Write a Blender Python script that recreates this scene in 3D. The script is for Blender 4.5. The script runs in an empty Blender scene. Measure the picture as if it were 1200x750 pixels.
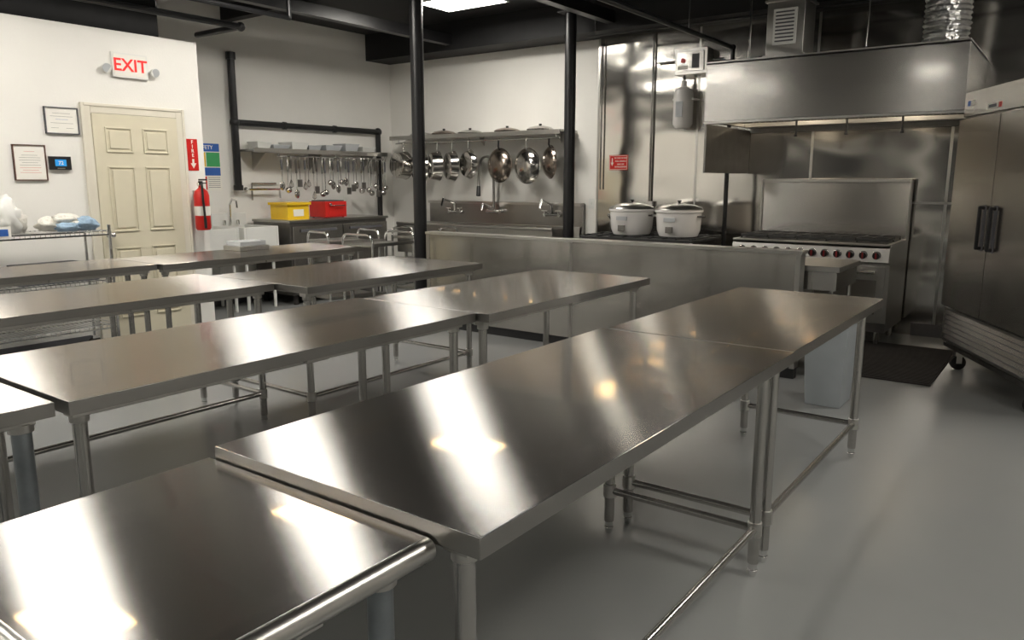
import bpy, math, random
from mathutils import Matrix, Vector, noise
random.seed(7)
sc = bpy.context.scene

# ------------------------------------------------------------ materials
def mat(name, col, rough=0.5, metal=0.0, emis=None, es=0.0, var=0.0, vscale=8.0, bump=0.0, bscale=30.0,
        aniso=0.0, tang=None, stretch=None, spec=0.5, coat=0.0, rvar=0.0, mirror=0.0, mrough=0.06, bdist=0.02, mcol=None):
    m = bpy.data.materials.new(name); m.use_nodes = True
    nt = m.node_tree; N = nt.nodes; L = nt.links
    b = N['Principled BSDF']
    b.inputs['Base Color'].default_value = (*col, 1)
    b.inputs['Roughness'].default_value = rough
    b.inputs['Metallic'].default_value = metal
    b.inputs['Specular IOR Level'].default_value = spec
    b.inputs['Coat Weight'].default_value = coat
    if emis:
        b.inputs['Emission Color'].default_value = (*emis, 1)
        b.inputs['Emission Strength'].default_value = es
    tc = N.new('ShaderNodeTexCoord'); mp = N.new('ShaderNodeMapping')
    L.new(tc.outputs['Object'], mp.inputs['Vector'])
    if stretch: mp.inputs['Scale'].default_value = stretch
    nz = N.new('ShaderNodeTexNoise'); nz.inputs['Scale'].default_value = vscale
    nz.inputs['Detail'].default_value = 5
    L.new(mp.outputs['Vector'], nz.inputs['Vector'])
    if var > 0:
        rp = N.new('ShaderNodeValToRGB')
        rp.color_ramp.elements[0].position = 0.3; rp.color_ramp.elements[1].position = 0.7
        rp.color_ramp.elements[0].color = (*[c*(1-var) for c in col], 1)
        rp.color_ramp.elements[1].color = (*[min(1, c*(1+var)) for c in col], 1)
        L.new(nz.outputs['Fac'], rp.inputs['Fac']); L.new(rp.outputs['Color'], b.inputs['Base Color'])
    if rvar > 0:
        mr = N.new('ShaderNodeMapRange')
        mr.inputs['From Min'].default_value = 0.3; mr.inputs['From Max'].default_value = 0.7
        mr.inputs['To Min'].default_value = max(0, rough-rvar); mr.inputs['To Max'].default_value = rough+rvar
        L.new(nz.outputs['Fac'], mr.inputs['Value']); L.new(mr.outputs['Result'], b.inputs['Roughness'])
    if bump > 0:
        n2 = N.new('ShaderNodeTexNoise'); n2.inputs['Scale'].default_value = bscale
        n2.inputs['Detail'].default_value = 1
        L.new(mp.outputs['Vector'], n2.inputs['Vector'])
        bp = N.new('ShaderNodeBump'); bp.inputs['Strength'].default_value = bump
        bp.inputs['Distance'].default_value = bdist
        L.new(n2.outputs['Fac'], bp.inputs['Height']); L.new(bp.outputs['Normal'], b.inputs['Normal'])
    if aniso > 0:
        b.inputs['Anisotropic'].default_value = aniso
        # brushed-grain tangent: fixed direction in the sheet plane (normal term keeps the link live)
        ge = N.new('ShaderNodeNewGeometry'); ma = N.new('ShaderNodeVectorMath'); ma.operation = 'MULTIPLY_ADD'
        L.new(ge.outputs['Normal'], ma.inputs[0])
        ma.inputs[1].default_value = (.001, .001, .001); ma.inputs[2].default_value = tang
        L.new(ma.outputs[0], b.inputs['Tangent'])
    if mirror > 0:
        g = N.new('ShaderNodeBsdfGlossy'); g.inputs['Roughness'].default_value = mrough
        g.inputs['Color'].default_value = (*(mcol or col), 1)
        mx = N.new('ShaderNodeMixShader'); mx.inputs[0].default_value = mirror
        out = N['Material Output']
        L.new(b.outputs[0], mx.inputs[1]); L.new(g.outputs[0], mx.inputs[2]); L.new(mx.outputs[0], out.inputs['Surface'])
    return m

M = {}
M['wall'] = mat('painted_wall', (0.80, 0.785, 0.745), 0.75, var=0.02, vscale=2, bump=0.05, bscale=60)
M['black_ceiling'] = mat('black_ceiling_paint', (0.010, 0.010, 0.011), 0.7, var=0.2)
M['floor'] = mat('grey_epoxy_floor', (0.245, 0.25, 0.247), 0.24, var=0.03, vscale=0.8)
M['steel_top'] = mat('brushed_steel_top', (0.50, 0.49, 0.475), 0.225, 1.0, var=0.012, vscale=3, stretch=(30, 1, 1),
                     aniso=1.0, tang=(1, 0, 0), mirror=0.09, mrough=0.035, mcol=(.80, .50, .20))  # warm glow of reflected lights is put into the gloss tint
M['steel'] = mat('stainless_steel', (0.52, 0.51, 0.485), 0.30, 1.0, var=0.03, vscale=4)
M['steel_edge'] = mat('stainless_edge', (0.38, 0.37, 0.35), 0.30, 1.0, var=0.02, vscale=4)
M['steel_leg'] = mat('stainless_leg', (0.48, 0.47, 0.45), 0.24, 1.0, var=.02)
M['steel_v'] = mat('brushed_steel_vertical', (0.58, 0.565, 0.54), 0.25, 1.0, var=0.03, vscale=3, stretch=(1, 1, 8),
                   aniso=0.8, tang=(0, 0, 1), mirror=0.12, mrough=0.10)
M['steel_panel'] = mat('polished_steel_panel', (0.52, 0.50, 0.47), 0.20, 1.0, var=0.02, vscale=2,
                       bump=0.5, bscale=1.0, bdist=.02, mirror=0.25, mrough=0.08)
M['steel_wall'] = mat('steel_wall_cladding', (0.64, 0.62, 0.58), 0.13, 1.0, var=0.04, vscale=1.5,
                      bump=0.9, bscale=1.2, stretch=(.8, 1, 1.6), bdist=.035)
M['steel_dark'] = mat('dark_steel', (0.24, 0.23, 0.22), 0.35, 1.0, var=0.1)
M['galv'] = mat('galvanised_leg', (0.30, 0.33, 0.35), 0.42, 0.9, var=0.15, vscale=12)
M['chrome'] = mat('chrome', (0.75, 0.75, 0.74), 0.10, 1.0)
M['foil'] = mat('foil_duct', (0.72, 0.72, 0.72), 0.30, 1.0, bump=1.0, bscale=22)
M['black'] = mat('black_paint', (0.012, 0.012, 0.013), 0.35, var=0.1)
M['dark_pane'] = mat('added_dark_pane', (0.01, 0.012, 0.015), 0.05)  # for added dark panes that give the steel reflections contrast
M['iron'] = mat('cast_iron', (0.02, 0.02, 0.02), 0.6, var=0.2, bump=0.2)
M['rubber'] = mat('black_rubber', (0.022, 0.019, 0.017), 0.8, var=0.2)
M['cream'] = mat('cream_door_paint', (0.66, 0.61, 0.47), 0.5, var=0.02)
M['trim'] = mat('trim_paint', (0.70, 0.66, 0.56), 0.5, var=0.02)
M['white'] = mat('white_plastic', (0.75, 0.75, 0.72), 0.4, var=0.02)
M['cooker'] = mat('white_enamel', (0.76, 0.74, 0.72), 0.25, var=0.02)
M['cloth'] = mat('white_cloth', (0.72, 0.70, 0.64), 0.95, var=0.06, vscale=20, bump=0.5, bscale=40)
M['cloth_blue'] = mat('blue_cloth', (0.30, 0.42, 0.55), 0.95, var=0.25, vscale=20, bump=0.5, bscale=40)
M['grey_bin'] = mat('grey_plastic', (0.36, 0.39, 0.41), 0.45, var=0.03)
M['red'] = mat('red_paint', (0.60, 0.02, 0.015), 0.3, var=0.05)
M['redglow'] = mat('exit_red', (0.8, 0.01, 0.01), 0.4, emis=(1, 0.02, 0.015), es=0.5)
M['knobred'] = mat('dark_red_knob', (0.22, 0.01, 0.01), 0.35, var=0.05)
M['yellow'] = mat('yellow_plastic', (0.85, 0.55, 0.02), 0.4, var=0.04)
M['blue'] = mat('blue_print', (0.03, 0.12, 0.45), 0.5, var=0.05)
M['green'] = mat('green_print', (0.05, 0.35, 0.12), 0.5, var=0.05)
M['paper'] = mat('paper', (0.82, 0.80, 0.74), 0.7, var=0.02)
M['ink'] = mat('ink', (0.10, 0.10, 0.11), 0.7, var=0.1)
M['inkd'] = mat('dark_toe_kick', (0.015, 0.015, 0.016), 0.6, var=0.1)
M['screen'] = mat('lcd_screen', (0.02, 0.2, 0.5), 0.2, emis=(0.05, 0.4, 0.9), es=0.4)
M['frame'] = mat('brown_frame', (0.10, 0.045, 0.03), 0.4, var=0.1)
M['pan'] = mat('pan_metal', (0.56, 0.54, 0.51), 0.16, 1.0, var=0.12, vscale=6)
M['pan_dark'] = mat('pan_seasoned', (0.33, 0.28, 0.24), 0.22, 1.0, var=0.2, vscale=6)
M['light'] = mat('light_diffuser', (0.9, 0.9, 0.85), 0.4, emis=(1.0, 0.95, 0.865), es=43.0)
M['hood_fill'] = mat('hood_fill_glow', (0.9, 0.8, 0.6), 0.4, emis=(1.0, 0.86, 0.66), es=110.0)  # glow of the added, unseen fill lamps inside the hood
M['clear'] = mat('grey_clear_plastic', (0.5, 0.52, 0.54), 0.15, var=0.05)

# ------------------------------------------------------------ mesh builder
class B:
    def __init__(s):
        s.v = []; s.f = []; s.mi = []; s.ms = []
    def _m(s, k):
        if k not in s.ms: s.ms.append(k)
        return s.ms.index(k)
    def add(s, vs, fs, k, X=None):
        o = len(s.v)
        for p in vs:
            p = Vector(p)
            s.v.append(X @ p if X else p)
        i = s._m(k)
        for f in fs:
            s.f.append([o+a for a in f]); s.mi.append(i)
    def box(s, x0, x1, y0, y1, z0, z1, k, X=None, top=None):
        vs = [(x0,y0,z0),(x1,y0,z0),(x1,y1,z0),(x0,y1,z0),(x0,y0,z1),(x1,y0,z1),(x1,y1,z1),(x0,y1,z1)]
        fs = [(0,3,2,1),(4,5,6,7),(0,1,5,4),(1,2,6,5),(2,3,7,6),(3,0,4,7)]
        s.add(vs, fs, k, X)
        if top: s.mi[-5] = s._m(top)
    def prism(s, poly, axis, a0, a1, k, X=None):
        def mk(p, a):
            if axis == 'x': return (a, p[0], p[1])
            if axis == 'y': return (p[0], a, p[1])
            return (p[0], p[1], a)
        n = len(poly)
        vs = [mk(p, a0) for p in poly] + [mk(p, a1) for p in poly]
        fs = [tuple(range(n))[::-1], tuple(range(n, 2*n))]
        for i in range(n):
            j = (i+1) % n
            fs.append((i, j, n+j, n+i))
        s.add(vs, fs, k, X)
    def cyl(s, p1, p2, r, k, r2=None, n=14, X=None, caps=True):
        p1 = Vector(p1); p2 = Vector(p2); r2 = r if r2 is None else r2
        d = (p2-p1).normalized()
        a = Vector((0,0,1)) if abs(d.z) < 0.9 else Vector((1,0,0))
        u = d.cross(a).normalized(); w = d.cross(u)
        vs = []
        for (p, rr) in ((p1, r), (p2, r2)):
            for i in range(n):
                t = 2*math.pi*i/n
                vs.append(p + u*math.cos(t)*rr + w*math.sin(t)*rr)
        fs = [(i, (i+1) % n, n+(i+1) % n, n+i) for i in range(n)]
        if caps: fs += [tuple(range(n))[::-1], tuple(range(n, 2*n))]
        s.add(vs, fs, k, X)
    def ball(s, c, r, k, sc_=(1,1,1), n=12, X=None, nz=0.0):
        vs = []; fs = []
        rows = n//2+1
        for i in range(rows+1):
            ph = math.pi*i/rows
            for j in range(n):
                t = 2*math.pi*j/n
                d = Vector((math.sin(ph)*math.cos(t), math.sin(ph)*math.sin(t), math.cos(ph)))
                q = 1+nz*noise.noise(d*2.5+Vector(c)*3)
                vs.append((c[0]+d.x*r*sc_[0]*q, c[1]+d.y*r*sc_[1]*q, c[2]+d.z*r*sc_[2]*q))
        for i in range(rows):
            for j in range(n):
                a = i*n+j; b = i*n+(j+1) % n
                fs.append((a, a+n, b+n, b))
        s.add(vs, fs, k, X)
    def tube(s, pts, r, k, n=10, X=None):
        for a, b in zip(pts[:-1], pts[1:]): s.cyl(a, b, r, k, n=n, X=X)
        for p in pts[1:-1]: s.ball(p, r*1.0, k, n=n, X=X)
    def lathe(s, prof, k, X=None, n=32):
        vs = []; fs = []
        for (r, z) in prof:
            for j in range(n):
                t = 2*math.pi*j/n
                vs.append((r*math.cos(t), r*math.sin(t), z))
        for i in range(len(prof)-1):
            for j in range(n):
                a = i*n+j; b = i*n+(j+1) % n
                fs.append((a, b, b+n, a+n))
        s.add(vs, fs, k, X)
    def text(s, body, size, k, X):
        cu = bpy.data.curves.new('t', 'FONT'); cu.body = body; cu.size = size
        cu.align_x = 'CENTER'; cu.align_y = 'CENTER'; cu.extrude = 0.001; cu.offset = size*0.015
        ob = bpy.data.objects.new('t', cu); sc.collection.objects.link(ob)
        dg = bpy.context.evaluated_depsgraph_get(); me = ob.evaluated_get(dg).to_mesh()
        s.add([v.co.copy() for v in me.vertices], [tuple(p.vertices) for p in me.polygons], k, X)
        ob.evaluated_get(dg).to_mesh_clear()
        bpy.data.objects.remove(ob)
    def done(s, name, loc=None, rotz=0.0, bevel=0.003, recentre=True, ang=35):
        off = Vector((0,0,0))
        if recentre and loc is None:
            xs = [v.x for v in s.v]; ys = [v.y for v in s.v]; zs = [v.z for v in s.v]
            off = Vector(((min(xs)+max(xs))/2, (min(ys)+max(ys))/2, min(zs)))
        me = bpy.data.meshes.new(name)
        me.from_pydata([tuple(v-off) for v in s.v], [], s.f)
        for k in s.ms: me.materials.append(M[k])
        me.polygons.foreach_set('material_index', s.mi)
        me.update()
        me.polygons.foreach_set('use_smooth', [True]*len(me.polygons))
        try: me.set_sharp_from_angle(angle=math.radians(ang))
        except Exception: pass
        ob = bpy.data.objects.new(name, me); sc.collection.objects.link(ob)
        ob.location = Vector(loc) if loc is not None else off
        ob.rotation_euler = (0, 0, rotz)
        if bevel:
            bv = ob.modifiers.new('bevel', 'BEVEL'); bv.width = bevel; bv.segments = 2
            bv.limit_method = 'ANGLE'; bv.angle_limit = math.radians(50); bv.use_clamp_overlap = True
            bv.harden_normals = True
        return ob

def wallX(x, y, z):
    return Matrix(((0,0,1,x),(1,0,0,y),(0,1,0,z),(0,0,0,1)))
def wallY(x, y, z):
    return Matrix(((1,0,0,x),(0,0,-1,y),(0,1,0,z),(0,0,0,1)))

XL, XR, YB, YF, HC = -8.1, 3.6, 8.1, -4.2, 3.4
XP, YP, HP = -7.0, 4.42, 2.75

# ------------------------------------------------------------ room shell
def slab(name, a, k, bevel=0):
    b = B(); b.box(*a, k); return b.done(name, bevel=bevel)
slab('floor', (XL-.1, XR+.1, YF-.1, YB+.1, -0.1, 0), 'floor')
slab('ceiling', (XL-.1, XR+.1, YF-.1, YB+.1, HC, HC+.1), 'black_ceiling')
slab('wall_recess', (XL-.1, XL, YP-.1, YB+.1, 0, HC), 'wall')
slab('wall_back', (XL, XR+.1, YB, YB+.1, 0, HC), 'wall')
slab('wall_right', (XR, XR+.1, YF, YB, 0, HC), 'wall')
slab('wall_front', (XL, XR+.1, YF-.1, YF, 0, HC), 'wall')
for i, (a, c) in enumerate(((-6.4, -3.6), (-3.1, -.3), (.2, 3.0))):  # unseen dark windows, added so the steel has something dark to reflect
    b = B(); b.box(a+.06, c-.06, YF, YF+.02, .36, 2.54, 'dark_pane')
    b.box(a, a+.06, YF, YF+.05, .3, 2.6, 'black'); b.box(c-.06, c, YF, YF+.05, .3, 2.6, 'black')
    b.box(a+.06, c-.06, YF, YF+.05, .3, .36, 'black'); b.box(a+.06, c-.06, YF, YF+.05, 2.54, 2.6, 'black')
    b.box((a+c)/2-.025, (a+c)/2+.025, YF, YF+.05, .36, 2.54, 'black')
    b.done('added_dark_window_%d' % (i+1), bevel=0)
b = B(); b.box(XP-.12, XP, YF, YP, 0, HP, 'wall'); b.box(XL, XP-.12, YP-.12, YP, 0, HP, 'wall')
b.done('wall_left', bevel=0)
slab('dark_space_sheet', (XP-.4, XP-.3, YF, YP-.2, HP-.3, HC), 'black_ceiling')  # black sheet added to stand for the dark space above the partition
slab('baseboard_left', (XP, XP+.012, YF, 3.24, 0, .1), 'ink')
slab('baseboard_back', (-1.2, XR, YB-.035, YB-.02, 0, .12), 'ink')
slab('baseboard_recess', (XL, XL+.012, YP, YB, 0, .1), 'ink')
slab('ceiling_header', (XL, XR, YB-.45, YB, 3.06, HC), 'black_ceiling')
for i, y in enumerate((-2.4, 1.1, 3.3, 5.5)):
    slab('ceiling_beam', (XL, XR, y-.06, y+.06, HC-.16, HC), 'black_ceiling')
b = B()
for x in (-6.6, -4.3, -1.8, 0.5): b.box(x-.05, x+.05, YF, YB-.45, HC-.28, HC-.16, 'black')
b.done('ceiling_joist', bevel=0)

b = B()
xs = [-4.68, -3.45, -2.23, -1.01, .21, 1.43, 2.65]
for a, c in zip(xs[:-1], xs[1:]): b.box(a+.002, c-.002, YB-.012, YB-.001, 0.0, 3.06, 'steel_wall')
for a in xs: b.box(a-.012, a+.012, YB-.016, YB-.012, 0.0, 3.06, 'steel')
b.box(-2.2, 2.6, YB-.016, YB-.012, 1.24, 1.26, 'steel')
b.done('stainless_wall_cladding', bevel=0)

for (x, y, r) in ((-5.42, 5.80, .065), (-4.66, 7.42, .062)):
    b = B(); b.cyl((x, y, 0), (x, y, HC-.001), r, 'black', n=24)
    b.box(x-.12, x+.12, y-.12, y+.12, 0, .015, 'black'); b.box(x-.11, x+.11, y-.11, y+.11, HC-.17, HC-.16, 'black')
    b.done('support_column', bevel=0.002)

# ------------------------------------------------------------ lights
for (x, y) in ((-5.5, 6.6), (-5.5, 4.4), (-5.5, 2.2), (-5.5, 0.0), (-5.5, -2.2), (0.3, 5.9), (1.2, 3.0), (1.0, 0.2), (-2.2, -1.6)):
    b = B(); hx, hy = .42, .27
    b.box(x-hx, x+hx, y-hy, y+hy, HC-.06, HC, 'white')
    b.box(x-hx, x+hx, y-hy, y-hy+.02, HC-.10, HC-.06, 'white'); b.box(x-hx, x+hx, y+hy-.02, y+hy, HC-.10, HC-.06, 'white')
    b.box(x-hx, x-hx+.02, y-hy+.02, y+hy-.02, HC-.10, HC-.06, 'white'); b.box(x+hx-.02, x+hx, y-hy+.02, y+hy-.02, HC-.10, HC-.06, 'white')
    b.box(x-hx+.025, x+hx-.025, y-hy+.025, y+hy-.025, HC-.095, HC-.065, 'light')
    b.done('ceiling_light_fixture', bevel=0)

# ------------------------------------------------------------ prep tables
def table(x0, x1, y0, y1, h=0.86, side=1, roll=False, thick='steel_leg', bars=True, lr=.0205):
    b = B()
    e = .042
    if roll:
        R = .022
        b.box(x0, x1-R, y0, y1, h-e, h, 'steel_edge', top='steel_top')
        b.cyl((x1-R, y0, h-R), (x1-R, y1, h-R), R, 'steel', n=28)
        b.cyl((x0, y0, h-.022), (x1-R, y0, h-.022), .0218, 'steel', n=24)
        b.ball((x1-R, y0, h-.022), .0219, 'steel', n=24)
    else:
        b.box(x0, x1, y0, y1, h-e, h, 'steel_edge', top='steel_top')
    ix, iy = .085, .06
    lx = (x0+ix, x1-ix); ly = (y0+iy, y1-iy)
    b.box(x0+.03, x1-.03, (y0+y1)/2-.05, (y0+y1)/2+.05, h-e-.02, h-e, 'steel')
    for x in lx: b.box(x-.03, x+.03, y0+.03, y1-.03, h-e-.025, h-e, 'steel')
    for x in lx:
        for y in ly:
            b.cyl((x, y, .055), (x, y, h-e-.02), lr, thick, n=18)
            b.cyl((x, y, h-e-.045), (x, y, h-e-.02), lr*1.3, 'steel', n=18)
            b.cyl((x, y, .03), (x, y, .07), lr*.8, 'chrome', n=14)
            b.cyl((x, y, 0), (x, y, .03), lr*.55, 'chrome', r2=lr*.95, n=14)
    if bars:
        zb = .19
        for y in ly:
            b.cyl((lx[0], y, zb), (lx[1], y, zb), .0145, thick, n=14)
            for x in lx: b.cyl((x, y, zb-.028), (x, y, zb+.028), lr*1.28, 'steel', n=16)
        xs_ = lx[1] if side > 0 else lx[0]
        b.cyl((xs_, ly[0], zb+.0), (xs_, ly[1], zb+.0), .0145, thick, n=14)
    return b.done('prep_table', bevel=.0025)

table(-1.56, -.86, .38, .945, h=.832, roll=True, thick='galv', bars=False, lr=.024)
table(-1.545, -.765, .95, 2.735)
table(-1.525, -.77, 2.745, 4.28)
table(-2.99, -2.24, -.65, .905, h=.854, thick='galv', bars=False, lr=.026)
table(-2.98, -2.19, .92, 2.70)
table(-2.94, -2.12, 2.71, 4.34)
table(-4.62, -3.84, -.1, 1.2); 
table(-4.60, -3.79, 1.21, 2.79)
table(-4.44, -3.50, 2.80, 4.40)
table(-6.05, -5.38, .2, 1.6)
table(-6.05, -5.36, 1.61, 2.95)
table(-6.02, -5.30, 2.96, 4.88)

# ------------------------------------------------------------ half wall clad in steel
b = B()
y0 = 5.70
b.box(-5.24, -1.60, y0, y0+.10, .08, .93, 'steel_panel')
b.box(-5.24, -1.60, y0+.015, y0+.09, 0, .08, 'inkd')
b.box(-5.255, -1.585, y0-.012, y0+.125, .93, .955, 'steel')
for x in (-3.55,): b.box(x-.012, x+.012, y0-.003, y0, .08, .93, 'steel_edge')
b.box(-5.25, -5.21, y0-.006, y0+.106, .08, .93, 'steel'); b.box(-1.63, -1.595, y0-.006, y0+.106, .08, .93, 'steel')
b.done('stainless_half_wall', bevel=.002)

b = B()
b.box(-5.20, -1.36, 5.84, 6.5, .80, .84, 'steel'); b.box(-5.18, -1.38, 5.86, 6.48, .66, .80, 'steel_v')
for x in (-5.1, -3.8, -2.6, -1.42):
    for y in (5.9, 6.42): b.cyl((x, y, 0), (x, y, .66), .02, 'steel_leg')
b.box(-5.15, -1.40, 5.88, 6.45, .22, .25, 'steel')
b.done('work_counter')

b = B()
def tap(b, cx, cy, w0, w1, d0, d1, z0, z1, k):
    vs = [(cx-w0, cy-d0, z0), (cx+w0, cy-d0, z0), (cx+w0, cy+d0, z0), (cx-w0, cy+d0, z0),
          (cx-w1, cy-d1, z1), (cx+w1, cy-d1, z1), (cx+w1, cy+d1, z1), (cx-w1, cy+d1, z1)]
    b.add(vs, [(0,3,2,1),(4,5,6,7),(0,1,5,4),(1,2,6,5),(2,3,7,6),(3,0,4,7)], k)
tap(b, -1.24, 5.26, .11, .14, .14, .17, 0, .60, 'grey_bin')
tap(b, -1.24, 5.26, .15, .155, .18, .185, .58, .62, 'grey_bin')
b.box(-1.27, -1.21, 5.075, 5.085, .45, .56, 'grey_bin')
b.done('waste_bin', bevel=.01)

# ------------------------------------------------------------ cooking range
b = B()
x0, x1, yf, yb = -2.66, -1.28, 7.22, 8.03
b.box(x0, x1, yf+.03, yb, .14, .90, 'steel')
b.prism([(yf+.03, .90), (yf-.03, .88), (yf-.045, .76), (yf+.03, .74)], 'x', x0, x1, 'steel')
b.box(x0, x1, yf-.03, yb-.08, .90, .915, 'steel')
b.box(x0+.04, x1-.04, yf+.03, yb-.12, .912, .918, 'iron')
nb = 5
w = (x1-x0-.08)/nb
for i in range(nb):
    for j in range(2):
        cx = x0+.04+w*(i+.5); cy = yf+.06+.155+j*.31
        b.cyl((cx, cy, .918), (cx, cy, .932), .05, 'iron', n=18)
        hw = w/2-.008
        for q in (-1, 1):
            b.box(cx+q*hw-.006, cx+q*hw+.006, cy-.145, cy+.145, .93, .955, 'iron')
            b.box(cx-hw, cx+hw, cy+q*.145-.006, cy+q*.145+.006, .93, .955, 'iron')
        b.box(cx-.006, cx+.006, cy-.145, cy+.145, .935, .96, 'iron'); b.box(cx-hw, cx+hw, cy-.006, cy+.006, .935, .96, 'iron')
        b.cyl((cx-hw, cy-.14, .915), (cx-hw, cy-.14, .932), .008, 'iron'); b.cyl((cx+hw, cy+.14, .915), (cx+hw, cy+.14, .932), .008, 'iron')
for i in range(12):
    kx = x0+.10+i*(x1-x0-.2)/11
    b.cyl((kx, yf-.036, .82), (kx, yf-.068, .816), .03, 'black', n=18)
    b.cyl((kx, yf-.032, .82), (kx, yf-.04, .82), .036, 'chrome', n=18)
    b.box(kx-.006, kx+.006, yf-.08, yf-.06, .792, .842, 'knobred')
for (a, c) in ((x0+.03, (x0+x1)/2-.02), ((x0+x1)/2+.02, x1-.03)):
    b.box(a, c, yf, yf+.03, .24, .72, 'steel')
    b.box(a+.06, c-.06, yf-.004, yf, .30, .60, 'steel_v')
    b.tube([(a+.08, yf, .67), (a+.08, yf-.05, .67), (c-.08, yf-.05, .67), (c-.08, yf, .67)], .012, 'steel_leg')
b.box(x0, x1, yf+.02, yf+.04, .14, .22, 'steel_dark')
for x in (x0+.08, x1-.08):
    for y in (yf+.12, yb-.1): b.cyl((x, y, 0), (x, y, .14), .025, 'steel_leg')
b.box(x0, x1, yb-.07, yb, .90, 1.46, 'steel_v')
b.box(x0, x1, yb-.085, yb, 1.44, 1.47, 'steel')
b.box(x0-.003, x0+.012, yb-.09, yb, .90, 1.46, 'steel'); b.box(x1-.012, x1+.003, yb-.09, yb, .90, 1.46, 'steel')
b.done('cooking_range')

b = B()
b.box(-4.22, -3.0, 7.0, 7.8, .12, .86, 'steel_dark')
b.box(-4.24, -2.98, 6.98, 7.82, .86, .885, 'iron')
for i in range(9): b.box(-4.2+i*.147, -4.18+i*.147, 7.0, 7.8, .885, .90, 'iron')
for j in range(3): b.box(-4.22, -3.0, 7.1+j*.3, 7.12+j*.3, .885, .90, 'iron')
for x in (-4.1, -3.9, -3.4, -3.1): b.cyl((x, 6.98, .80), (x, 6.95, .80), .022, 'black')
b.tube([(-4.24, 6.93, .84), (-2.98, 6.93, .84)], .014, 'steel_leg')
b.box(-4.24, -4.22, 6.93, 7.0, .82, .86, 'steel'); b.box(-3.0, -2.98, 6.93, 7.0, .82, .86, 'steel')
for x in (-4.15, -3.07):
    for y in (7.08, 7.72): b.cyl((x, y, 0), (x, y, .12), .025, 'steel_leg')
b.done('stock_pot_stove')
def rice_cooker(x, y, z):
    b = B(); X = Matrix.Translation((x, y, z))
    b.lathe([(0, 0), (.19, 0), (.20, .02), (.215, .06), (.225, .20), (.225, .235), (.24, .24), (.24, .262), (.215, .27)], 'cooker', X, 40)
    b.lathe([(.235, .268), (.225, .282), (.15, .312), (.06, .325), (0, .328)], 'steel', X, 40)
    b.cyl((x, y, z+.325), (x, y, z+.345), .012, 'black'); b.cyl((x, y, z+.343), (x, y, z+.356), .022, 'black')
    for q in (-1, 1):
        b.tube([(x+q*.22, y-.06, z+.2), (x+q*.255, y-.05, z+.2), (x+q*.255, y+.05, z+.2), (x+q*.22, y+.06, z+.2)], .010, 'chrome')
    b.box(x-.035, x+.035, y-.24, y-.21, z+.04, z+.10, 'steel_dark')
    b.box(x-.06, x+.06, y-.232, y-.222, z+.15, z+.19, 'clear')
    for i in range(3):
        a = i*2.1+.5; b.cyl((x+.16*math.cos(a), y+.16*math.sin(a), z-.001), (x+.16*math.cos(a), y+.16*math.sin(a), z+.01), .02, 'black')
    b.done('rice_cooker', bevel=.001)
rice_cooker(-3.80, 7.3, .902); rice_cooker(-3.27, 7.3, .902)
b = B(); X = Matrix.Translation((-4.13, 7.62, .902))
b.lathe([(0, 0), (.09, 0), (.10, .03), (.095, .13), (.055, .18), (0, .19)], 'chrome', X)
b.tube([(-4.21, 7.62, 1.03), (-4.20, 7.62, 1.14), (-4.06, 7.62, 1.14), (-4.05, 7.62, 1.03)], .009, 'black')
b.cyl((-4.15, 7.55, 1.0), (-4.17, 7.46, 1.08), .018, 'chrome', r2=.01)
b.ball((-4.13, 7.62, 1.10), .014, 'black')
b.done('kettle', bevel=.001)

# ------------------------------------------------------------ exhaust hood
b = B()
hx0, hx1, hy0, hy1, hz0, hz1 = -2.88, -.80, 6.90, 8.08, 1.985, 2.50
b.box(hx0, hx1, hy0, hy0+.03, hz0, hz1, 'steel_v')
b.box(hx0, hx0+.03, hy0+.03, hy1, hz0, hz1, 'steel_v'); b.box(hx1-.03, hx1, hy0+.03, hy1, hz0, hz1, 'steel_v')
b.box(hx0, hx1, hy0, hy1, hz1-.02, hz1+.01, 'steel')
b.box(hx0-.004, hx1+.004, hy0-.006, hy0+.05, hz0-.02, hz0, 'steel')
b.box(hx0+.03, hx1-.03, hy1-.03, hy1, hz0-.05, hz1, 'steel_dark')
n = 4; fw = (hx1-hx0-.08)/n
for i in range(n):
    a = hx0+.04+i*fw
    b.prism([(hy0+.55, hz1-.06), (hy0+.58, hz1-.03), (hy1-.12, hz0+.08), (hy1-.15, hz0+.05)], 'x', a+.01, a+fw-.01, 'steel_dark')
    for j in range(7): b.cyl((a+.06+j*fw/8, hy0+.545, hz1-.07), (a+.06+j*fw/8, hy1-.155, hz0+.045), .008, 'steel')
b.box(hx0+.03, hx1-.03, hy1-.2, hy1-.03, hz0, hz0+.04, 'steel')
b.prism([(hy0+.02, hz0-.02), (hy0+.02, hz0-.46), (hy1, hz0-.46), (hy1, hz0-.02)], 'x', hx0, hx0+.02, 'steel_dark')
for i, x in enumerate((-2.15, -1.72, -1.28)):
    b.cyl((x, 7.25, hz0-.12), (x, 7.25, hz1-.03), .009, 'black'); b.cyl((x, 7.25, hz0-.14), (x, 7.25, hz0-.12), .016, 'black')
b.box(hx0+.1, hx1-.1, 7.22, 7.28, hz1-.06, hz1-.03, 'black')
for x in (-2.45, -1.5):   # hidden fill lamps, added to brighten the steel under the hood
    b.cyl((x, 7.12, hz1-.08), (x, 7.12, hz1-.02), .06, 'steel', n=20)
    b.ball((x, 7.12, hz1-.13), .06, 'hood_fill', (1, 1, 1.2), n=16)
b.done('exhaust_hood')
b = B()
b.box(-2.40, -2.08, 7.05, 7.37, 2.512, HC, 'steel')
b.box(-2.42, -2.06, 7.03, 7.39, 2.512, 2.54, 'steel'); b.box(-2.42, -2.06, 7.03, 7.39, 2.98, 3.0, 'steel')
b.box(-2.34, -2.14, 7.035, 7.05, 2.62, 2.92, 'white')
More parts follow.
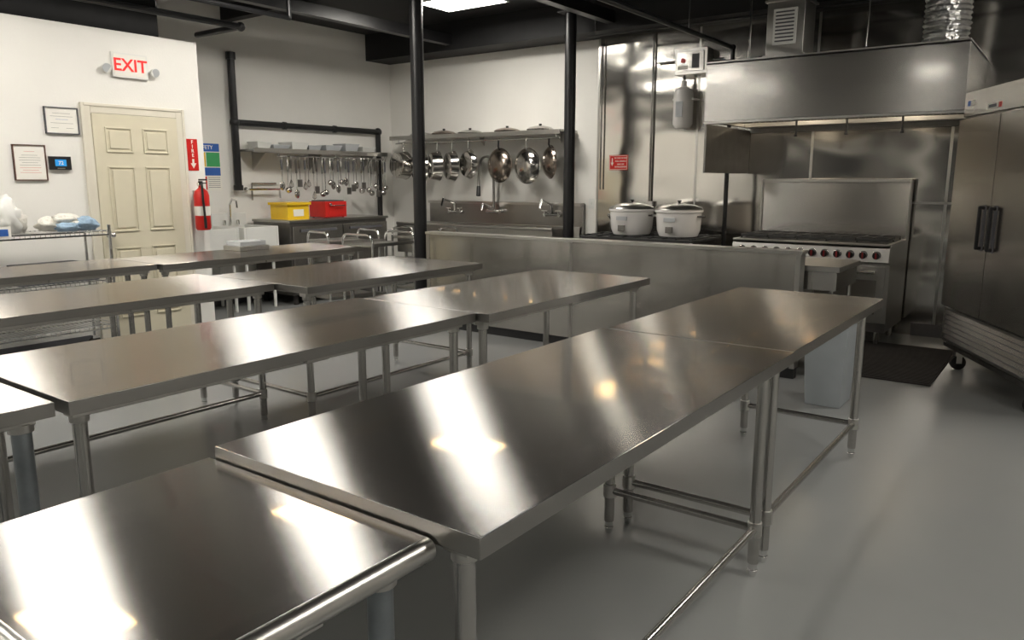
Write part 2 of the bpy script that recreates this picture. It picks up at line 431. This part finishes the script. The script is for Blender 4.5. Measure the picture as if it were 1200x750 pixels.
for i in range(9): b.box(-2.32, -2.16, 7.028, 7.036, 2.645+i*.03, 2.657+i*.03, 'ink')
b.done('exhaust_duct')
b = B(); X = Matrix.Translation((-1.02, 7.25, 0))
pr = []
for i in range(90): pr.append((.165+.007*math.sin(i*1.57)+.01*noise.noise(Vector((i*.2, 0, 0))), 2.512+i*.00975))
b.lathe(pr, 'foil', X, 36); b.done('foil_duct', bevel=0, ang=60)

b = B()
b.box(-3.66, -3.30, 7.92, 8.083, 2.56, 2.82, 'steel'); b.box(-3.63, -3.33, 7.905, 7.92, 2.59, 2.79, 'steel_v')
b.cyl((-3.56, 7.905, 2.70), (-3.56, 7.89, 2.70), .025, 'red'); b.box(-3.46, -3.38, 7.898, 7.905, 2.62, 2.76, 'ink')
b.box(-3.62, -3.50, 7.898, 7.905, 2.61, 2.65, 'paper')
X = Matrix.Translation((-3.56, 7.95, 2.0))
b.lathe([(0, .0), (.08, .01), (.105, .05), (.105, .36), (.09, .41), (.03, .44), (.03, .50), (0, .5)], 'cooker', X)
b.box(-3.60, -3.52, 7.84, 7.846, 2.12, 2.28, 'clear'); b.box(-3.68, -3.44, 7.93, 8.083, 2.30, 2.32, 'steel')
b.tube([(-3.56, 7.95, 2.5), (-3.56, 7.95, 2.56)], .015, 'chrome')
b.tube([(-3.30, 8.0, 2.7), (-3.15, 8.0, 2.7), (-3.15, 8.0, 2.62), (-2.95, 8.0, 2.62)], .012, 'chrome')
b.tube([(-3.66, 8.03, 2.72), (-3.94, 8.03, 2.72)], .01, 'steel')
b.done('fire_suppression_unit')
b = B()
b.tube([(-3.98, 8.055, 3.05), (-3.98, 8.055, 1.2)], .013, 'steel_leg'); b.box(-4.03, -3.93, 8.03, 8.083, 1.12, 1.22, 'steel')
b.tube([(-4.62, 8.05, 3.05), (-4.62, 8.05, 1.35)], .01, 'steel_leg')
b.done('electrical_conduit')
b = B()
b.tube([(-2.93, 3.2, 2.74), (-2.93, 7.66, 2.74), (-2.93, 7.66, .5), (-2.72, 7.66, .5)], .022, 'black')
for y in (3.45, 5.0, 6.6): b.cyl((-2.93, y, 2.74), (-2.93, y, HC), .006, 'black')
b.ball((-2.93, 7.66, 2.74), .034, 'black')
b.done('gas_pipe')
b = B()
b.tube([(-6.75, YF+.1, 2.92), (-6.75, 4.75, 2.92), (-7.5, 4.75, 2.92)], .03, 'black')
b.tube([(-6.45, YF+.1, 3.02), (-6.45, 5.1, 3.02), (-6.45, 5.1, HC)], .022, 'black')
for y in (-2, 1, 3.9): b.cyl((-6.75, y, 2.92), (-6.75, y, HC), .008, 'black')
b.ball((-6.75, 4.75, 2.92), .045, 'black')
b.done('sprinkler_pipe')
b = B()
b.tube([(-4.5, 7.5, 2.98), (3.2, 7.5, 2.98)], .012, 'black')
for x in (-4.4, -2.7, -1.5, .2): b.cyl((x, 7.5, 2.98), (x, 7.5, HC), .005, 'black')
b.tube([(-1.62, 7.3, 2.98), (-1.62, 7.3, 2.53)], .006, 'steel_leg')
b.tube([(-2.6, 7.2, 3.3), (-2.6, 7.2, 2.52)], .009, 'chrome')
b.done('ceiling_conduit')

def sign(X, w, h, k, lines, tk, border=None):
    b = B()
    b.box(-w/2, w/2, -h/2, h/2, 0, .004, k, X)
    if border:
        for q in (-1, 1):
            b.box(-w/2+.006, w/2-.006, q*(h/2-.008)-.002, q*(h/2-.008)+.002, .004, .0055, border, X)
            b.box(q*(w/2-.008)-.002, q*(w/2-.008)+.002, -h/2+.006, h/2-.006, .004, .0055, border, X)
    for (t, dx, dy, s) in lines: b.text(t, s, tk, X @ Matrix.Translation((dx, dy, .0055)))
    return b
X = wallY(-4.40, YB-.017, 1.66)
b = sign(X, .24, .17, 'red', [('IN CASE OF FIRE', .03, .05, .022), ('PULL HANDLE', .03, .015, .022), ('AND USE', .03, -.02, .022), ('EXTINGUISHER', .03, -.05, .022)], 'paper', 'paper')
b.add([(-.10, .0, .006), (-.08, -.04, .006), (-.06, 0, .006)], [(0, 1, 2)], 'paper', X); b.box(-.086, -.074, 0, .05, .004, .006, 'paper', X)
b.done('fire_instruction_sign', bevel=0)
b = B(); X = wallY(-4.76, YB, 1.18)
b.box(-.035, .035, -.06, .06, 0, .008, 'white', X); b.box(-.008, .008, -.015, .015, .008, .016, 'white', X)
b.done('light_switch', bevel=.002)

# ------------------------------------------------------------ refrigerator (turned)
b = B()
W, D = 1.37, .80
b.box(0, W, .04, D, .20, 1.94, 'steel'); b.box(0, W, .02, D, 1.90, 2.10, 'steel')
b.box(0, W, 0, .03, 1.925, 2.10, 'steel_v')
b.box(.06, .11, -.003, 0, 2.0, 2.035, 'blue'); b.box(.11, .18, -.003, 0, 2.0, 2.035, 'paper')
b.box(.40, .56, -.003, 0, 1.95, 1.985, 'paper'); b.box(.42, .54, -.005, -.003, 1.957, 1.978, 'ink')
b.box(.57, .61, -.003, 0, 1.95, 1.985, 'red')
for (a, c, hx) in ((.012, .679, .60), (.691, W-.012, .77)):
    b.box(a, c, -.03, .04, .50, 1.905, 'steel_v')
    b.box(hx-.024, hx+.024, -.034, -.03, .97, 1.29, 'ink')
    b.tube([(hx, -.03, .99), (hx, -.062, .99), (hx, -.062, 1.27), (hx, -.03, 1.27)], .013, 'black')
b.box(.679, .691, 0, .04, .50, 1.905, 'ink')
b.box(0, W, .0, .04, .22, .48, 'steel')
for i in range(6):
    z = .245+i*.038
    b.prism([(-.012, z), (0, z+.028), (0, z)], 'x', .04, W-.04, 'steel_v')
    b.box(.04, W-.04, -.002, .001, z-.009, z, 'ink')
b.box(0, W, .02, D, .17, .2, 'steel_dark')
for x in (.10, W-.1):
    for y in (.10, D-.1):
        b.cyl((x-.018, y, .055), (x+.018, y, .055), .055, 'rubber', n=20); b.box(x-.03, x+.03, y-.03, y+.03, .11, .17, 'steel')
        b.box(x-.028, x-.022, y-.02, y+.02, .05, .12, 'steel'); b.box(x+.022, x+.028, y-.02, y+.02, .05, .12, 'steel')
b.done('reach_in_refrigerator', loc=(-.79, 6.83, 0), rotz=math.atan2(-.89, .46))

b = B()
b.box(-1.52, -.74, 6.08, 7.45, 0.001, .012, 'rubber')
for i in range(36): b.box(-1.51, -.75, 6.095+i*.038, 6.112+i*.038, .012, .020, 'rubber')
b.done('rubber_floor_mat', bevel=.002)

# ------------------------------------------------------------ door + left wall things
b = B()
dx = XP
y0, y1, zt = 3.36, 4.14, 2.03
b.box(dx+.001, dx+.03, y0, y1, .01, zt, 'cream')
cw = (y1-y0-.30)/2
for cy in (y0+.10, y0+.20+cw):
    for (za, zb_) in ((.22, .86), (1.0, 1.58), (1.70, 1.92)):
        b.box(dx+.03, dx+.040, cy, cy+cw, za, za+.014, 'cream'); b.box(dx+.03, dx+.040, cy, cy+cw, zb_-.014, zb_, 'cream')
        b.box(dx+.03, dx+.040, cy, cy+.014, za+.014, zb_-.014, 'cream'); b.box(dx+.03, dx+.040, cy+cw-.014, cy+cw, za+.014, zb_-.014, 'cream')
        b.box(dx+.03, dx+.040, cy+.035, cy+cw-.035, za+.035, zb_-.035, 'cream')
b.cyl((dx+.03, y0+.06, .98), (dx+.07, y0+.06, .98), .012, 'chrome'); b.ball((dx+.09, y0+.06, .98), .028, 'chrome')
b.cyl((dx+.03, y0+.06, .98), (dx+.036, y0+.06, .98), .032, 'chrome')
b.done('door_1')
b = B()
b.box(dx+.001, dx+.022, y0-.085, y0-.003, 0, zt+.085, 'trim'); b.box(dx+.001, dx+.022, y1+.003, y1+.085, 0, zt+.085, 'trim')
b.box(dx+.001, dx+.022, y0-.003, y1+.003, zt+.003, zt+.085, 'trim')
b.box(dx+.022, dx+.03, y0-.085, y0-.06, 0, zt+.085, 'trim'); b.box(dx+.022, dx+.03, y1+.06, y1+.085, 0, zt+.085, 'trim'); b.box(dx+.022, dx+.03, y0-.06, y1+.06, zt+.06, zt+.085, 'trim')
b.done('trim_1')

X = wallX(XP, 3.74, 2.46)
b = B()
b.box(-.16, .16, -.105, .105, 0, .03, 'white', X)
b.box(-.145, .145, -.09, .09, .03, .033, 'paper', X)
b.text('EXIT', .15, 'redglow', X @ Matrix.Translation((0, -.003, .036)))
for q in (-1, 1):
    b.box(q*.19-.03, q*.19+.03, -.035, .0, .0, .015, 'white', X)
    b.cyl((q*.215, -.03, .012), (q*.22, -.04, .05), .028, 'white', r2=.042, n=20, X=X)
    b.cyl((q*.22, -.04, .05), (q*.22, -.041, .053), .037, 'clear', n=20, X=X)
b.done('exit_sign', bevel=0)

def framed(name, Y, Z, w, h, fk, lines):
    b = B(); X = wallX(XP, Y, Z)
    b.box(-w/2, w/2, -h/2, h/2, 0, .012, 'paper', X); t = .009
    b.box(-w/2, w/2, h/2-t, h/2, .0, .02, fk, X); b.box(-w/2, w/2, -h/2, -h/2+t, 0, .02, fk, X)
    b.box(-w/2, -w/2+t, -h/2+t, h/2-t, 0, .02, fk, X); b.box(w/2-t, w/2, -h/2+t, h/2-t, 0, .02, fk, X)
    for (x, y, ww, k) in lines: b.box(x-ww/2, x+ww/2, y-.001, y+.001, .012, .013, k, X)
    b.done(name, bevel=0)
framed('framed_certificate', 3.12, 1.95, .27, .22, 'ink', [(0, .06, .14, 'ink'), (0, .035, .18, 'ink'), (0, .01, .10, 'blue'), (0, -.02, .18, 'ink'), (-.06, -.06, .06, 'ink'), (.06, -.06, .06, 'ink')])
framed('framed_notice', 2.84, 1.60, .25, .29, 'frame', [(0, .09, .08, 'red')]+[(0, .06-.02*i, .16 if i % 3 else .12, 'red' if i > 4 else 'ink') for i in range(8)])
b = B(); X = wallX(XP, 3.07, 1.60)
b.box(-.085, .085, -.055, .055, 0, .03, 'black', X); b.box(-.045, .045, -.025, .03, .03, .032, 'screen', X)
b.box(-.03, .03, -.047, -.04, .03, .033, 'steel', X); b.text('72', .04, 'paper', X @ Matrix.Translation((0, .0, .034)))
b.done('thermostat', bevel=.002)

b = B()
cx, cy = XP+.10, 4.30
X = Matrix.Translation((cx, cy, .98))
b.lathe([(0, 0), (.06, .0), (.072, .02), (.072, .33), (.06, .375), (.03, .40), (.022, .41), (.022, .44), (0, .44)], 'red', X)
b.cyl((cx, cy, 1.41), (cx, cy, 1.45), .022, 'black'); b.box(cx-.02, cx+.10, cy-.01, cy+.01, 1.455, 1.47, 'black'); b.box(cx-.02, cx+.09, cy-.01, cy+.01, 1.425, 1.435, 'black')
b.cyl((cx+.01, cy-.035, 1.42), (cx+.01, cy-.02, 1.42), .02, 'chrome')
b.tube([(cx+.02, cy, 1.43), (cx+.07, cy-.03, 1.40), (cx+.088, cy-.04, 1.28), (cx+.088, cy-.03, 1.08)], .011, 'black')
b.cyl((cx+.088, cy-.03, 1.10), (cx+.088, cy-.03, 1.0), .014, 'black')
b.box(XP+.001, XP+.035, cy-.03, cy+.03, 1.12, 1.36, 'steel'); 
b.lathe([(.0735, .14), (.0735, .23)], 'paper', X)
b.done('fire_extinguisher', bevel=.001)
b = B(); X = wallX(XP, 4.30, 1.70)
b.box(-.055, .055, -.15, .15, 0, .004, 'red', X)
b.add([(-.03, -.08, .006), (0, -.13, .006), (.03, -.08, .006)], [(0, 1, 2)], 'paper', X); b.box(-.01, .01, -.08, -.04, .004, .006, 'paper', X)
for i, t in enumerate('FIRE'): b.text(t, .045, 'paper', X @ Matrix.Translation((0, .12-.042*i, .006)))
b.done('fire_extinguisher_sign', bevel=0)
b = B(); X = wallX(XL, 5.13, 1.61)
b.box(-.19, .19, -.27, .27, 0, .004, 'paper', X)
b.box(-.18, .18, .17, .26, .004, .005, 'blue', X); b.box(-.18, 0, .0, .16, .004, .005, 'yellow', X); b.box(.01, .18, .0, .16, .004, .005, 'green', X)
b.box(-.18, .18, -.10, -.01, .004, .005, 'blue', X); b.box(-.18, .0, -.26, -.11, .004, .005, 'red', X)
for i in range(6): b.box(.02, .17, -.125-.022*i, -.12-.022*i, .004, .005, 'ink', X)
b.text('SAFETY', .06, 'paper', X @ Matrix.Translation((0, .215, .006)))
b.done('safety_poster', bevel=0)
b = B(); X = wallX(XL, 4.92, 2.02)
b.box(-.05, .05, -.09, .09, 0, .004, 'blue', X); b.box(-.04, .04, -.07, 0, .004, .005, 'paper', X); b.done('wall_notice', bevel=0)

# ------------------------------------------------------------ utility cart on left
b = B()
cx0, cx1, cy0, cy1 = -6.85, -6.42, 1.7, 3.15
for z in (.25, .62, 1.02):
    b.tube([(cx0, cy0, z), (cx1, cy0, z), (cx1, cy1, z), (cx0, cy1, z), (cx0, cy0, z)], .007, 'chrome', n=8)
    b.tube([(cx0, cy0, z+.03), (cx1, cy0, z+.03), (cx1, cy1, z+.03), (cx0, cy1, z+.03), (cx0, cy0, z+.03)], .004, 'chrome', n=6)
    for i in range(40):
        y = cy0+(cy1-cy0)*(i+.5)/40; b.cyl((cx0, y, z+.032), (cx1, y, z+.032), .0025, 'chrome', n=5)
        b.cyl((cx1, y, z), (cx1, y, z+.03), .0025, 'chrome', n=5)
for x in (cx0, cx1):
    for y in (cy0, cy1):
        b.cyl((x, y, .12), (x, y, 1.10), .0125, 'chrome'); b.cyl((x-.015, y, .055), (x+.015, y, .055), .055, 'rubber', n=18)
        b.box(x-.025, x+.025, y-.025, y+.025, .10, .125, 'chrome')
b.done('wire_shelf_cart', bevel=0)
def pile(name, x, y, z, items):
    b = B()
    for (dx_, dy_, dz_, r, s, k) in items: b.ball((x+dx_, y+dy_, z+dz_), r, k, s, n=24, nz=.45)
    for v in b.v: v.z = max(v.z, z)
    b.done(name, bevel=0, ang=180)
zc = 1.057
pile('towel_pile', -6.62, 2.90, zc, [(0, .02, .04, .12, (1, 1.1, .5), 'cloth'), (.05, .12, .05, .1, (1, 1.1, .6), 'cloth_blue'), (-.03, -.10, .05, .10, (1, 1, .6), 'cloth'), (.02, 0, .09, .09, (1, 1.2, .5), 'cloth'), (.08, -.02, .03, .09, (1, 1, .5), 'cloth_blue')])
pile('plastic_bag', -6.62, 2.46, zc, [(0, 0, .12, .14, (1, .9, 1.2), 'white'), (.0, .07, .09, .10, (1, .9, 1.1), 'cloth'), (0, -.10, .1, .12, (1, .9, 1.2), 'white')])
pile('linen_stack', -6.62, 2.0, zc, [(0, 0, .06, .16, (1, 1, .55), 'cloth'), (0, .05, .12, .13, (1, 1, .5), 'cloth')])
b = B(); 
b.box(-6.80, -6.45, 1.8, 2.3, .655, .86, 'clear'); b.box(-6.81, -6.44, 1.79, 2.31, .86, .88, 'white'); b.done('storage_tub')
b = B(); b.box(-6.8, -6.45, 2.45, 3.05, .655, .70, 'ink'); b.box(-6.78, -6.47, 2.5, 3.0, .70, .80, 'ink'); b.done('black_case')
b = B(); b.box(-6.41, -6.405, 2.25, 2.42, 1.03, 1.12, 'paper'); b.box(-6.404, -6.402, 2.27, 2.40, 1.05, 1.10, 'blue'); b.done('shelf_label', bevel=0)

# ------------------------------------------------------------ recess: black pipe, shelf with utensils
b = B()
px = XL+.06
b.tube([(px, 5.50, 1.38), (px, 5.50, 2.86)], .042, 'black', n=16)
b.cyl((px, 5.5, 1.34), (px, 5.5, 1.40), .055, 'black', n=16); b.cyl((px, 5.5, 2.82), (px, 5.5, 2.90), .055, 'black', n=16)
b.tube([(px, 5.50, 2.12), (px, 7.78, 2.12), (px, 7.78, .95)], .036, 'black', n=16)
for p in ((px, 5.5, 2.12), (px, 7.78, 2.12)): b.ball(p, .055, 'black', n=16)
for y in (6.2, 7.0): b.cyl((px, y-.02, 2.12), (px, y+.02, 2.12), .046, 'black', n=16)
b.done('drain_pipe', bevel=0)
b = B()
b.box(XL+.001, XL+.32, 5.55, 7.7, 1.79, 1.815, 'steel'); b.box(XL+.31, XL+.322, 5.55, 7.7, 1.775, 1.83, 'steel')
for y in (5.75, 6.6, 7.5): b.prism([(XL+.001, 1.79), (XL+.28, 1.79), (XL+.001, 1.58)], 'y', y-.006, y+.006, 'steel')
b.cyl((XL+.29, 5.9, 1.74), (XL+.29, 7.68, 1.74), .008, 'chrome')
for y in (5.92, 6.8, 7.66): b.cyl((XL+.29, y, 1.74), (XL+.29, y, 1.79), .006, 'chrome')
b.done('wall_shelf')
b = B()
for i in range(27):
    y = 5.95+i*.066; l = random.uniform(.24, .41); x = XL+.29+(.02 if i % 2 else 0); t = random.choice('lslfw')
    b.tube([(x, y, 1.748), (x+.012, y, 1.735), (x+.012, y, 1.71), (x, y, 1.70), (x, y, 1.72-l)], .006, 'chrome', n=6)
    b.box(x-.006, x+.006, y-.011, y+.011, 1.70-l*.4, 1.70, random.choice(['steel_dark', 'ink', 'chrome']))
    z = 1.72-l
    if t == 'l': b.ball((x+.01, y, z-.03), .046, 'pan', (.7, 1, .8), n=14)
    elif t == 's': b.ball((x, y, z-.035), .055, 'pan', (.25, .7, 1), n=14)
    elif t == 'f': b.box(x-.002, x+.002, y-.036, y+.036, z-.09, z, 'steel_dark')
    else:
        for q in range(6):
            a = q*math.pi/6
            pts = [(x+math.cos(a)*r_*.6, y+math.sin(a)*r_, z-dz_) for r_, dz_ in ((.004, 0), (.026, .05), (.03, .08), (.0, .10), (-.03, .08), (-.026, .05), (-.004, 0))]
            b.tube(pts, .0022, 'chrome', n=5)
b.done('hanging_utensils', bevel=0)
b = B()
for (y, w_, h_, k) in ((5.75, .10, .08, 'white'), (5.98, .12, .05, 'clear'), (6.25, .13, .09, 'white'), (6.5, .10, .06, 'clear'), (6.78, .13, .07, 'clear'), (7.1, .12, .10, 'clear'), (7.4, .12, .07, 'white')):
    tap(b, XL+.16, y, w_*.8, w_, w_*.8, w_, 1.816, 1.816+h_, k); b.box(XL+.16-w_*1.03, XL+.16+w_*1.03, y-w_*1.03, y+w_*1.03, 1.816+h_, 1.826+h_, k)
b.done('food_containers')

def tub(y0_, y1_):
    b = B(); x0_, x1_ = XL+.03, XL+.66; z = .94
    b.box(x0_, x1_, y0_, y0_+.03, .60, z, 'white'); b.box(x0_, x1_, y1_-.03, y1_, .60, z, 'white')
    b.box(x0_, x0_+.03, y0_+.03, y1_-.03, .60, z, 'white'); b.box(x1_-.03, x1_, y0_+.03, y1_-.03, .60, z, 'white')
    b.box(x0_, x1_, y0_, y1_, .57, .60, 'white'); b.box(x0_, x0_+.03, y0_, y1_, z, z+.14, 'white')
    for x in (x0_+.06, x1_-.06):
        for y in (y0_+.05, y1_-.05): b.cyl((x, y, 0), (x, y, .57), .018, 'white')
    ym = (y0_+y1_)/2
    b.tube([(x0_+.05, ym, z), (x0_+.05, ym, z+.24), (x0_+.10, ym, z+.30), (x0_+.18, ym, z+.28), (x0_+.19, ym, z+.2)], .012, 'chrome')
    for q in (-1, 1): b.cyl((x0_+.06, ym+q*.09, z), (x0_+.06, ym+q*.09, z+.06), .018, 'chrome')
    b.done('utility_sink', bevel=.006)
tub(4.62, 5.06); tub(5.12, 5.58)
b = B()
x0_, x1_ = XL+.05, XL+.74
b.box(x0_, x1_, 5.68, 7.22, .12, .97, 'steel_dark'); b.box(x0_-.0, x1_+.02, 5.66, 7.24, .97, 1.0, 'steel')
for (a, c) in ((5.70, 6.44), (6.46, 7.20)):
    b.box(x1_, x1_+.035, a, c, .2, .93, 'steel_v'); b.box(x1_+.035, x1_+.05, a+.1, c-.1, .86, .89, 'ink')
for x in (x0_+.06, x1_-.06):
    for y in (5.76, 7.14): b.cyl((x, y, 0), (x, y, .12), .03, 'rubber')
b.done('undercounter_refrigerator')
b = B()
b.box(XL+.34, XL+.66, 5.72, 6.03, 1.001, 1.17, 'yellow'); b.box(XL+.32, XL+.68, 5.70, 6.05, 1.17, 1.20, 'yellow')
b.box(XL+.66, XL+.665, 5.80, 5.95, 1.04, 1.12, 'paper'); b.done('yellow_container', bevel=.008)
b = B()
b.box(XL+.36, XL+.66, 6.28, 6.62, 1.01, 1.20, 'red'); b.box(XL+.38, XL+.64, 6.30, 6.60, 1.20, 1.215, 'ink')
b.box(XL+.66, XL+.67, 6.33, 6.57, 1.03, 1.14, 'red'); b.cyl((XL+.66, 6.35, 1.165), (XL+.69, 6.35, 1.165), .018, 'chrome')
b.tube([(XL+.66, 6.38, 1.15), (XL+.70, 6.38, 1.15), (XL+.70, 6.55, 1.15), (XL+.66, 6.55, 1.15)], .008, 'chrome')
for y in (6.31, 6.59): b.cyl((XL+.40, y, 1.001), (XL+.40, y, 1.012), .015, 'black'); b.cyl((XL+.62, y, 1.001), (XL+.62, y, 1.012), .015, 'black')
b.done('toaster_oven', bevel=.006)
b = B()
b.tube([(XL+.03, 5.62, 1.35), (XL+.10, 5.62, 1.35), (XL+.10, 6.05, 1.35), (XL+.10, 6.05, 1.24)], .014, 'chrome'); b.cyl((XL+.001, 5.62, 1.35), (XL+.03, 5.62, 1.35), .03, 'chrome')
b.tube([(XL+.03, 6.05, 1.42), (XL+.03, 5.70, 1.42), (XL+.03, 5.70, 1.22)], .010, 'steel_leg')
b.done('water_supply_pipe', bevel=0)

def hoopcart(x, y, rot, w=.42, l=.62, z=.92):
    b = B()
    for q in (-1, 1):
        pts = [(q*l/2, -w/2, .12), (q*l/2, -w/2, z-.07)]
        for i in range(1, 6):
            t = math.pi/2*i/5; pts.append((q*l/2, -w/2+.07*(1-math.cos(t)), z-.07+.07*math.sin(t)))
        for i in range(0, 6):
            t = math.pi/2*i/5; pts.append((q*l/2, w/2-.07+.07*math.sin(t), z-.07+.07*math.cos(t)))
        pts.append((q*l/2, w/2, .12))
        b.tube(pts, .0135, 'chrome', n=12)
        for s_ in (-1, 1): b.cyl((q*l/2, s_*w/2-.012, .05), (q*l/2, s_*w/2+.012, .05), .05, 'rubber', n=18); b.cyl((q*l/2, s_*w/2, .06), (q*l/2, s_*w/2, .13), .012, 'steel')
    for zz in (.22, .55, .80):
        b.box(-l/2, l/2, -w/2, w/2, zz, zz+.012, 'steel')
        b.box(-l/2, l/2, -w/2, -w/2+.008, zz, zz+.035, 'steel'); b.box(-l/2, l/2, w/2-.008, w/2, zz, zz+.035, 'steel')
    b.done('utility_cart', loc=(x, y, 0), rotz=rot, bevel=.001)
hoopcart(-6.38, 5.62, math.radians(80)); hoopcart(-5.84, 5.62, math.radians(92)); hoopcart(-6.1, 6.6, math.radians(10))
b = B()
b.box(-5.86-.12, -5.86+.12, 3.9, 4.2, .861, .90, 'steel'); b.box(-5.86-.10, -5.86+.10, 3.92, 4.18, .90, .94, 'clear'); b.done('hotel_pan', bevel=.004)

# ------------------------------------------------------------ three-compartment sink with faucets
b = B()
sx0, sx1 = -7.32, -4.85
b.box(sx0, sx1, 7.38, 7.42, .55, .90, 'steel'); b.box(sx0, sx0+.03, 7.42, 8.03, .55, .90, 'steel'); b.box(sx1-.03, sx1, 7.42, 8.03, .55, .90, 'steel')
b.box(sx0, sx1, 7.38, 8.03, .52, .55, 'steel')
for x in (-6.7, -6.1, -5.5): b.box(x-.02, x+.02, 7.42, 8.0, .55, .89, 'steel')
b.box(sx0, sx1, 7.97, 8.03, .55, .90, 'steel'); b.box(sx0, sx1, 8.03, 8.09, .52, 1.17, 'steel_edge'); b.box(sx0, sx1, 8.0, 8.09, 1.15, 1.185, 'steel')
b.cyl((sx0, 7.38, .9), (sx1, 7.38, .9), .02, 'steel'); b.box(sx0, -6.72, 7.4, 8.0, .88, .90, 'steel')
for x in (sx0+.08, -6.1, sx1-.08):
    for y in (7.46, 7.95): b.cyl((x, y, 0), (x, y, .52), .02, 'steel_leg')
for x in (-6.82, -5.25):
    for q in (-1, 1):
        b.cyl((x+q*.1, 8.03, 1.04), (x+q*.1, 7.97, 1.04), .026, 'chrome'); b.cyl((x+q*.1, 7.97, 1.04), (x+q*.1, 7.97, 1.08), .016, 'chrome'); b.box(x+q*.1-.045, x+q*.1+.045, 7.96, 7.98, 1.08, 1.095, 'chrome')
    b.cyl((x-.1, 7.98, 1.04), (x+.1, 7.98, 1.04), .020, 'chrome')
    b.tube([(x, 7.98, 1.04), (x, 7.98, 1.16), (x, 7.75, 1.22), (x, 7.71, 1.12)], .017, 'chrome')
x = -6.15
for q in (-1, 1): b.cyl((x+q*.1, 8.03, 1.06), (x+q*.1, 7.96, 1.06), .026, 'chrome')
b.cyl((x-.1, 7.97, 1.06), (x+.1, 7.97, 1.06), .022, 'chrome')
b.tube([(x, 7.97, 1.1), (x+.02, 7.72, 1.16), (x+.02, 7.69, 1.08)], .016, 'chrome')
pts = [(x, 7.97, 1.06), (x, 7.97, 1.66)]
for i in range(1, 9):
    t = math.pi*i/8; pts.append((x-.10+.10*math.cos(t), 7.95, 1.66+.10*math.sin(t)))
pts += [(x-.19, 7.9, 1.5), (x-.16, 7.86, 1.36)]
b.tube(pts, .018, 'steel_edge'); b.cyl((x-.16, 7.86, 1.38), (x-.14, 7.83, 1.26), .024, 'black', r2=.03)
b.tube([(x, 8.03, 1.5), (x, 7.97, 1.5)], .009, 'chrome')
b.done('compartment_sink', bevel=.002)

# pan shelf + pans
b = B()
b.box(-7.75, -4.98, 7.72, 8.099, 2.02, 2.045, 'steel'); b.box(-7.75, -4.98, 7.71, 7.722, 1.99, 2.045, 'steel')
for x in (-7.5, -6.4, -5.2): b.prism([(8.099, 2.02), (7.98, 2.02), (8.099, 1.90)], 'x', x-.006, x+.006, 'steel')
b.cyl((-7.7, 7.78, 1.95), (-5.02, 7.78, 1.95), .010, 'chrome')
for x in (-7.65, -6.4, -5.07): b.cyl((x, 7.78, 1.95), (x, 7.78, 2.02), .008, 'chrome')
b.done('pan_shelf')
def pan(x, z, r, depth, k, yaw=0.0, wok=False, hl=.18, name='frying_pan'):
    b = B()
    X = Matrix.Translation((x, 7.80, z)) @ Matrix.Rotation(yaw, 4, 'Z') @ Matrix.Rotation(math.radians(90), 4, 'X')
    if wok:
        pr = []
        for i in range(9):
            t = i/8; pr.append((r*math.sin(t*1.35)/math.sin(1.35), depth*(1-math.cos(t*1.35))/(1-math.cos(1.35))))
        pr = [(a, depth-c) for a, c in pr]
        b.lathe(pr+[(r+.008, 0), (r-.004, .004)]+[(a*.975, c-.004) for a, c in pr[::-1]], k, X, 36)
    else:
        b.lathe([(0, depth), (r*.82, depth), (r*.88, depth-.008), (r, 0), (r+.006, 0), (r-.004, .002), (r*.84, depth-.012), (0, depth-.006)], k, X, 36)
    H = Matrix.Translation((x, 7.80, z)) @ Matrix.Rotation(yaw, 4, 'Z')
    top = 1.955-z
    b.tube([(0, -.01, r-.01), (0, -.025, r+.02), (0, -.02, top)], .011, 'chrome' if k != 'pan_dark' else 'black', X=H)
    b.tube([(0, -.02, top-.01), (0, -.0, top+.015), (0, .01, top)], .004, 'chrome', X=H, n=6)
    b.done(name, bevel=0, ang=40)
d = math.radians
pan(-7.55, 1.66, .19, .15, 'pan', d(-12), name='saucepan')
pan(-7.20, 1.63, .19, .14, 'pan', d(-30), name='saucepan')
pan(-6.93, 1.64, .19, .13, 'pan', d(-32), name='saucepan')
pan(-6.67, 1.64, .19, .10, 'pan', d(-30))
pan(-6.40, 1.66, .18, .07, 'pan', d(-20))
pan(-5.92, 1.64, .205, .10, 'pan_dark', d(-8), True, name='wok')
pan(-5.50, 1.63, .21, .10, 'pan', d(-8), True, name='wok')
pan(-5.16, 1.67, .19, .09, 'pan_dark', d(-35), True, name='wok')
b = B()
for (x, r, h_, k) in ((-7.35, .16, .05, 'steel'), (-6.95, .165, .06, 'pan_dark'), (-6.5, .16, .05, 'steel'), (-5.9, .165, .055, 'pan_dark'), (-5.4, .165, .06, 'pan')):
    X = Matrix.Translation((x, 7.93, 2.048))
    b.lathe([(0, 0), (r*.9, 0), (r, .01), (r, .02), (r*.8, h_*.7), (r*.3, h_), (0, h_)], k, X); b.cyl((x, 7.93, 2.048+h_), (x, 7.93, 2.07+h_), .018, 'black')
b.done('pot_lids', bevel=0)
b = B()
b.box(-.60, -.2, 7.45, 8.0, .86, .90, 'white'); b.box(-.58, -.22, 7.48, 7.98, .2, .86, 'steel')
for x in (-.56, -.24):
    for y in (7.5, 7.95): b.cyl((x, y, 0), (x, y, .2), .02, 'steel_leg')
b.done('side_counter')

# ------------------------------------------------------------ world, camera
w = bpy.data.worlds.new('world'); sc.world = w; w.use_nodes = True
w.node_tree.nodes['Background'].inputs[0].default_value = (.05, .05, .05, 1)
w.node_tree.nodes['Background'].inputs[1].default_value = .2
cd = bpy.data.cameras.new('camera'); cam = bpy.data.objects.new('camera', cd); sc.collection.objects.link(cam)
cd.sensor_width = 36; cd.lens = 27.0; cd.clip_start = .02
cam.location = (0, 0, 1.46)
cam.rotation_euler = (math.radians(90-10.33), 0, math.radians(36.3))
sc.camera = cam
sc.view_settings.view_transform = 'Standard'
sc.view_settings.exposure = 0.0
